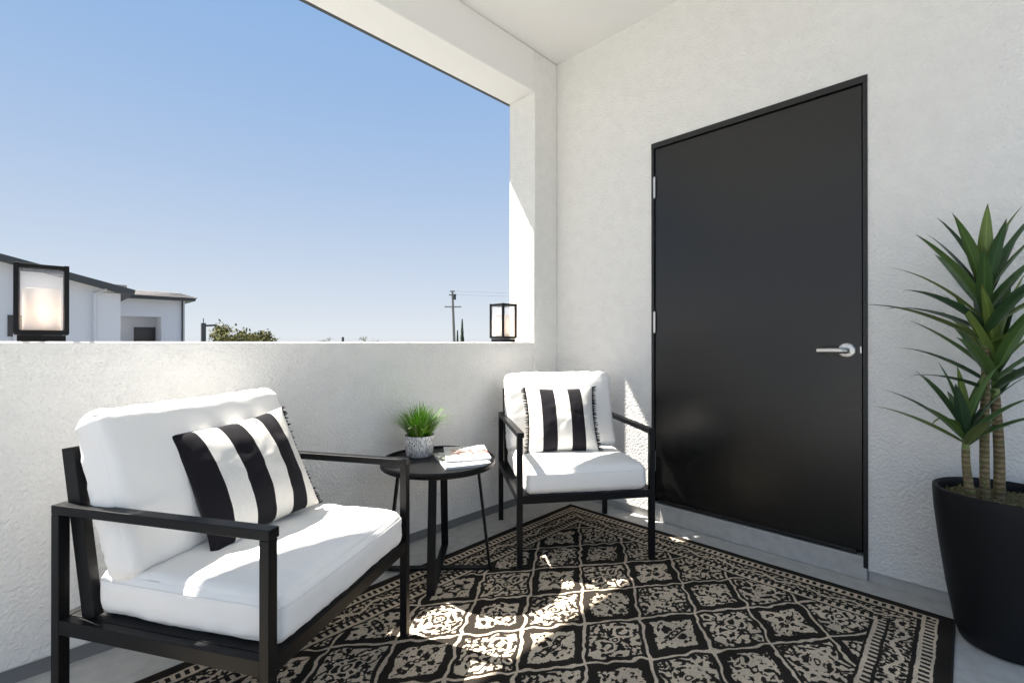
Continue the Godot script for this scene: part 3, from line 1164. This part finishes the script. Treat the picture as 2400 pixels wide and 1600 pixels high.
func far_things() -> void:
	# the nearer house: its long wall runs away under a raking dark eave
	var h1 := thing("white_house", "white house whose dark raking roof edge slopes down behind the left lantern", "building")
	put("wall", prism([Vector2(-9, GROUND), Vector2(1.44, GROUND), Vector2(1.44, 2.37), Vector2(0.89, 2.53), Vector2(-0.48, 2.90), Vector2(-9, 5.2)], -16.0, -21.2), M.far_white, h1)
	var sl := 0.268
	put("roof", prism([Vector2(-9.0, 5.32), Vector2(1.72, 2.46), Vector2(1.70, 2.34), Vector2(1.44, 2.371), Vector2(-9.0, 5.205)], -15.7, -21.6), M.far_trim, h1)
	block("wall_panel", Vector3(0.89, GROUND, -16.0), Vector3(1.44, 2.36, -15.94), M.far_white, h1)
	var dn := begin()
	tube(dn, [Vector3(1.14, 2.52, -15.78), Vector3(1.14, 2.42, -15.84), Vector3(0.93, 2.32, -15.9), Vector3(0.93, GROUND, -15.9)], 0.022, 0.022, 8)
	put("downspout", dn.commit(), M.far_white, h1)
	var dn2 := begin()
	tube(dn2, [Vector3(-0.46, 2.9, -15.9), Vector3(-0.46, GROUND, -15.9)], 0.03, 0.03, 8)
	put("downspout", dn2.commit(), M.far_white, h1)
	block("window", Vector3(-0.58, 1.22, -16.01), Vector3(-0.02, 1.72, -15.97), M.dark_pane, h1)
	# the farther house with the tiled hip roof and a recessed balcony
	var h2 := thing("hip_roof_house", "farther white house with grey tiled hip roof and recessed balcony", "building")
	var z := -22.0
	var w2 := begin()
	for b in [[Vector3(0.5, 2.05, z - 6), Vector3(3.93, 2.70, z)], [Vector3(3.19, GROUND, z - 6), Vector3(3.93, 2.05, z)], [Vector3(0.5, GROUND, z - 6), Vector3(3.19, 1.10, z)], [Vector3(0.5, 1.10, z - 6), Vector3(3.19, 2.05, z - 1.3)]]:
		round_box(w2, b[1] - b[0], 0.001, Transform3D(Basis(), (b[0] + b[1]) * 0.5), 1)
	put("wall", w2.commit(), M.far_white, h2)
	block("window", Vector3(2.50, 1.12, z - 1.32), Vector3(3.17, 1.68, z - 1.27), M.dark_pane, h2)
	block("fascia", Vector3(0.5, 2.70, z - 6.4), Vector3(4.22, 2.80, z + 0.35), M.far_trim, h2)
	var rf := begin()
	var e := [Vector3(0.2, 2.80, z + 0.40), Vector3(4.27, 2.80, z + 0.40), Vector3(4.27, 2.80, z - 6.4), Vector3(0.2, 2.80, z - 6.4)]
	var r0 := Vector3(0.2, 3.14, z - 1.0)
	var r1 := Vector3(3.98, 3.14, z - 1.6)
	var r2 := Vector3(3.98, 3.14, z - 4.4)
	var r3 := Vector3(0.2, 3.14, z - 5.0)
	quad(rf, e[0], e[1], r1, r0, Vector3(0, 1, 0.35).normalized())
	quad(rf, e[1], e[2], r2, r1, Vector3(1, 1, 0).normalized())
	quad(rf, e[2], e[3], r3, r2, Vector3(0, 1, -0.35).normalized())
	quad(rf, r0, r1, r2, r3, Vector3.UP)
	var roof := put("roof", rf.commit(), M.roof, h2)
	for k in 5:
		var t0 := k / 5.0
		var a: Vector3 = (e[0] as Vector3).lerp(r0, t0) + Vector3(0, 0.012, 0.0)
		var b: Vector3 = (e[1] as Vector3).lerp(r1, t0) + Vector3(0, 0.012, 0.0)
		bar("tile_course", a, b, 0.02, 0.05, M.roof, roof, 0.004, Vector3.UP)
	block("upper_roof", Vector3(0.2, 3.14, z - 4.6), Vector3(2.36, 3.36, z - 2.0), M.roof, h2)
	var dn3 := begin()
	tube(dn3, [Vector3(3.84, 2.7, z + 0.05), Vector3(3.84, GROUND, z + 0.05)], 0.03, 0.03, 8)
	put("downspout", dn3.commit(), M.far_trim, h2)
	# street lamp
	var sl2 := thing("street_lamp", "dark street lamp with a short arm beside the bushy tree", "street lamp", Vector3(8.27, GROUND, -40.0))
	bar("pole", Vector3.ZERO, Vector3(0, 6.50, 0), 0.28, 0.28, M.far_trim, sl2, 0.02)
	bar("arm", Vector3(0.1, 6.30, 0.05), Vector3(0.62, 6.34, 0.62), 0.14, 0.12, M.far_trim, sl2, 0.01, Vector3.UP)
	bar("finial", Vector3(0, 6.5, 0), Vector3(0, 6.85, 0), 0.05, 0.05, M.far_trim, sl2, 0.01)
	# trees
	tree("bushy_tree", "loose olive green tree rising over the parapet beside the street lamp", Vector3(10.7, GROUND, -40.0), 6.75, 2.35, 5200, 11)
	var small := [[24.95, -84.0, 5.95, 0.7, "tiny far treetop just right of the bushy tree"], [30.6, -84.0, 5.3, 0.8, "faintest far treetop in the middle of the parapet line"], [36.4, -84.0, 6.05, 1.2, "small far treetop left of the thin far post"], [45.2, -84.0, 6.1, 1.9, "widest far treetop right of the thin far post"]]
	for k in small.size():
		var q: Array = small[k]
		tree("far_tree", q[4], Vector3(q[0], GROUND, q[1]), q[2] + 0.35, q[3], 900, 30 + k)
	var post := bar("far_post", Vector3(39.6, GROUND, -84.0), Vector3(39.6, 2.1, -84.0), 0.35, 0.35, M.far_trim, self, 0.02)
	tag(post, "thin far post standing between the two far treetops", "post")
	# utility pole
	var up := thing("utility_pole", "tall wooden utility pole with crossarms beside the cypresses", "utility pole", Vector3(47.3, GROUND, -60.0))
	var tip := Vector3(-0.6, 13.44, 0)
	var pst := begin()
	tube(pst, [Vector3.ZERO, tip * 0.5, tip], 0.30, 0.17, 10)
	put("pole", pst.commit(), M.wood_pole, up)
	var ax := Vector3(0.79, 0, 0.62).normalized()
	for a in [[10.85, 1.35], [12.75, 0.6], [13.35, 0.4]]:
		var c: Vector3 = tip * (a[0] / 13.44)
		bar("crossarm", c - ax * a[1], c + ax * a[1], 0.18, 0.16, M.wood_pole, up, 0.01, Vector3.UP)
	var tx := begin()
	tube(tx, [tip * 0.93 + ax * 0.36 - Vector3(0, 0.5, 0), tip * 0.93 + ax * 0.36 + Vector3(0, 0.4, 0)], 0.20, 0.20, 10)
	put("transformer", tx.commit(), M.far_trim, up)
	var wi := begin()
	for k in 2:
		var a0: Vector3 = tip * ([0.995, 0.955][k]) + ax * 0.3
		var pth := []
		for i in 13:
			var t := i / 12.0
			pth.append(a0 + Vector3(40.0 * t, -4.0 * 0.7 * t * (1.0 - t) + 1.8 * t, 25.0 * t))
		tube(wi, pth, 0.022, 0.022, 5)
	put("wire", wi.commit(), plain(0.25, 0.26, 0.28, 0.8), up)
	cypress("slender tall dark cypress, the taller of the pair by the utility pole", Vector3(48.73, GROUND, -60.0), 8.98, 0.50, 1)
	cypress("short dark cypress between the utility pole and the taller one", Vector3(47.75, GROUND, -60.0), 7.1, 0.30, 2)


func tree(called: String, label: String, at: Vector3, height: float, radius: float, leaves: int, sd: int) -> void:
	var o := thing(called, label, "tree", at, "far treetops along the parapet" if called == "far_tree" else "")
	var r := RandomNumberGenerator.new()
	r.seed = sd
	var st := begin()
	var fork := Vector3(0, height * 0.45, 0)
	tube(st, [Vector3.ZERO, fork], radius * 0.10, radius * 0.075, 8)
	var tips := []
	for k in 9:
		var a := TAU * k / 9.0 + r.randf_range(-0.3, 0.3)
		var reach := radius * r.randf_range(0.45, 0.95)
		var up := height * (r.randf_range(0.80, 1.0) if k % 2 == 0 else r.randf_range(0.66, 0.85)) - reach * 0.22
		var tip := Vector3(cos(a) * reach, up, sin(a) * reach)
		var mid := fork.lerp(tip, 0.5) + Vector3(0, height * 0.05, 0)
		tube(st, [fork, mid, tip], radius * 0.05, radius * 0.008, 6)
		tips.append(mid)
		tips.append(tip)
		for j in 2:
			var q := mid.lerp(tip, r.randf_range(0.2, 0.9))
			var t2 := q + Vector3(r.randf_range(-1, 1), r.randf_range(0.0, 0.7), r.randf_range(-1, 1)) * radius * 0.35
			t2.y = minf(t2.y, height)
			tube(st, [q, t2], radius * 0.016, radius * 0.005, 5)
			tips.append(t2)
	put("trunk", st.commit(), M.bark, o)
	var cr := begin()
	for k in leaves:
		var c: Vector3 = tips[r.randi() % tips.size()]
		var p := c + Vector3(r.randfn(), r.randfn() * 0.7, r.randfn()) * radius * 0.13
		p.y = minf(p.y, height + 0.03 * radius)
		var s := radius * r.randf_range(0.035, 0.07)
		var u := Vector3(r.randf_range(-1, 1), r.randf_range(-1, 1), r.randf_range(-1, 1)).normalized()
		var v := u.cross(Vector3(r.randf_range(-1, 1), 1, r.randf_range(-1, 1))).normalized()
		cr.set_color(Color(0.085, 0.095, 0.04).lerp(Color(0.19, 0.175, 0.085), r.randf()))
		quad(cr, p - u * s, p + v * s * 0.6, p + u * s, p - v * s * 0.6, u.cross(v).normalized())
	var m := StandardMaterial3D.new()
	m.vertex_color_use_as_albedo = true
	m.roughness = 1.0
	m.metallic_specular = 0.05
	m.cull_mode = BaseMaterial3D.CULL_DISABLED
	m.backlight_enabled = true
	m.backlight = Color(0.1, 0.1, 0.03)
	put("crown", cr.commit(), m, o).set_meta("kind", "stuff")


func cypress(label: String, at: Vector3, height: float, radius: float, sd: int) -> void:
	var o := thing("cypress_tree", label, "tree", at, "cypresses by the utility pole")
	if sd == 2:
		o.name = "cypress_tree_001"
	var r := RandomNumberGenerator.new()
	r.seed = 50 + sd
	var st := begin()
	tube(st, [Vector3.ZERO, Vector3(0, height * 0.9, 0)], 0.12, 0.02, 7)
	put("trunk", st.commit(), M.bark, o)
	var cr := begin()
	for k in 1500:
		var t := pow(r.randf(), 1.3)
		var y := height * (0.06 + 0.94 * t)
		var rr := radius * (1.0 - pow(t, 1.5)) * (0.55 + 0.5 * r.randf()) + 0.03
		var a := r.randf() * TAU
		var p := Vector3(cos(a) * rr, y - 0.1, sin(a) * rr)
		var tip := p + Vector3(cos(a) * 0.06, 0.32, sin(a) * 0.06)
		tip.y = minf(tip.y, height)
		var s := Vector3(-sin(a), 0, cos(a)) * 0.07
		cr.set_color(Color(0.022, 0.036, 0.018).lerp(Color(0.04, 0.055, 0.025), r.randf()))
		tri(cr, [p - s, p + s, tip], [Vector3(cos(a), 0.2, sin(a)), Vector3(cos(a), 0.2, sin(a)), Vector3(cos(a), 0.2, sin(a))])
	var m := StandardMaterial3D.new()
	m.vertex_color_use_as_albedo = true
	m.roughness = 0.9
	m.cull_mode = BaseMaterial3D.CULL_DISABLED
	put("crown", cr.commit(), m, o).set_meta("kind", "stuff")
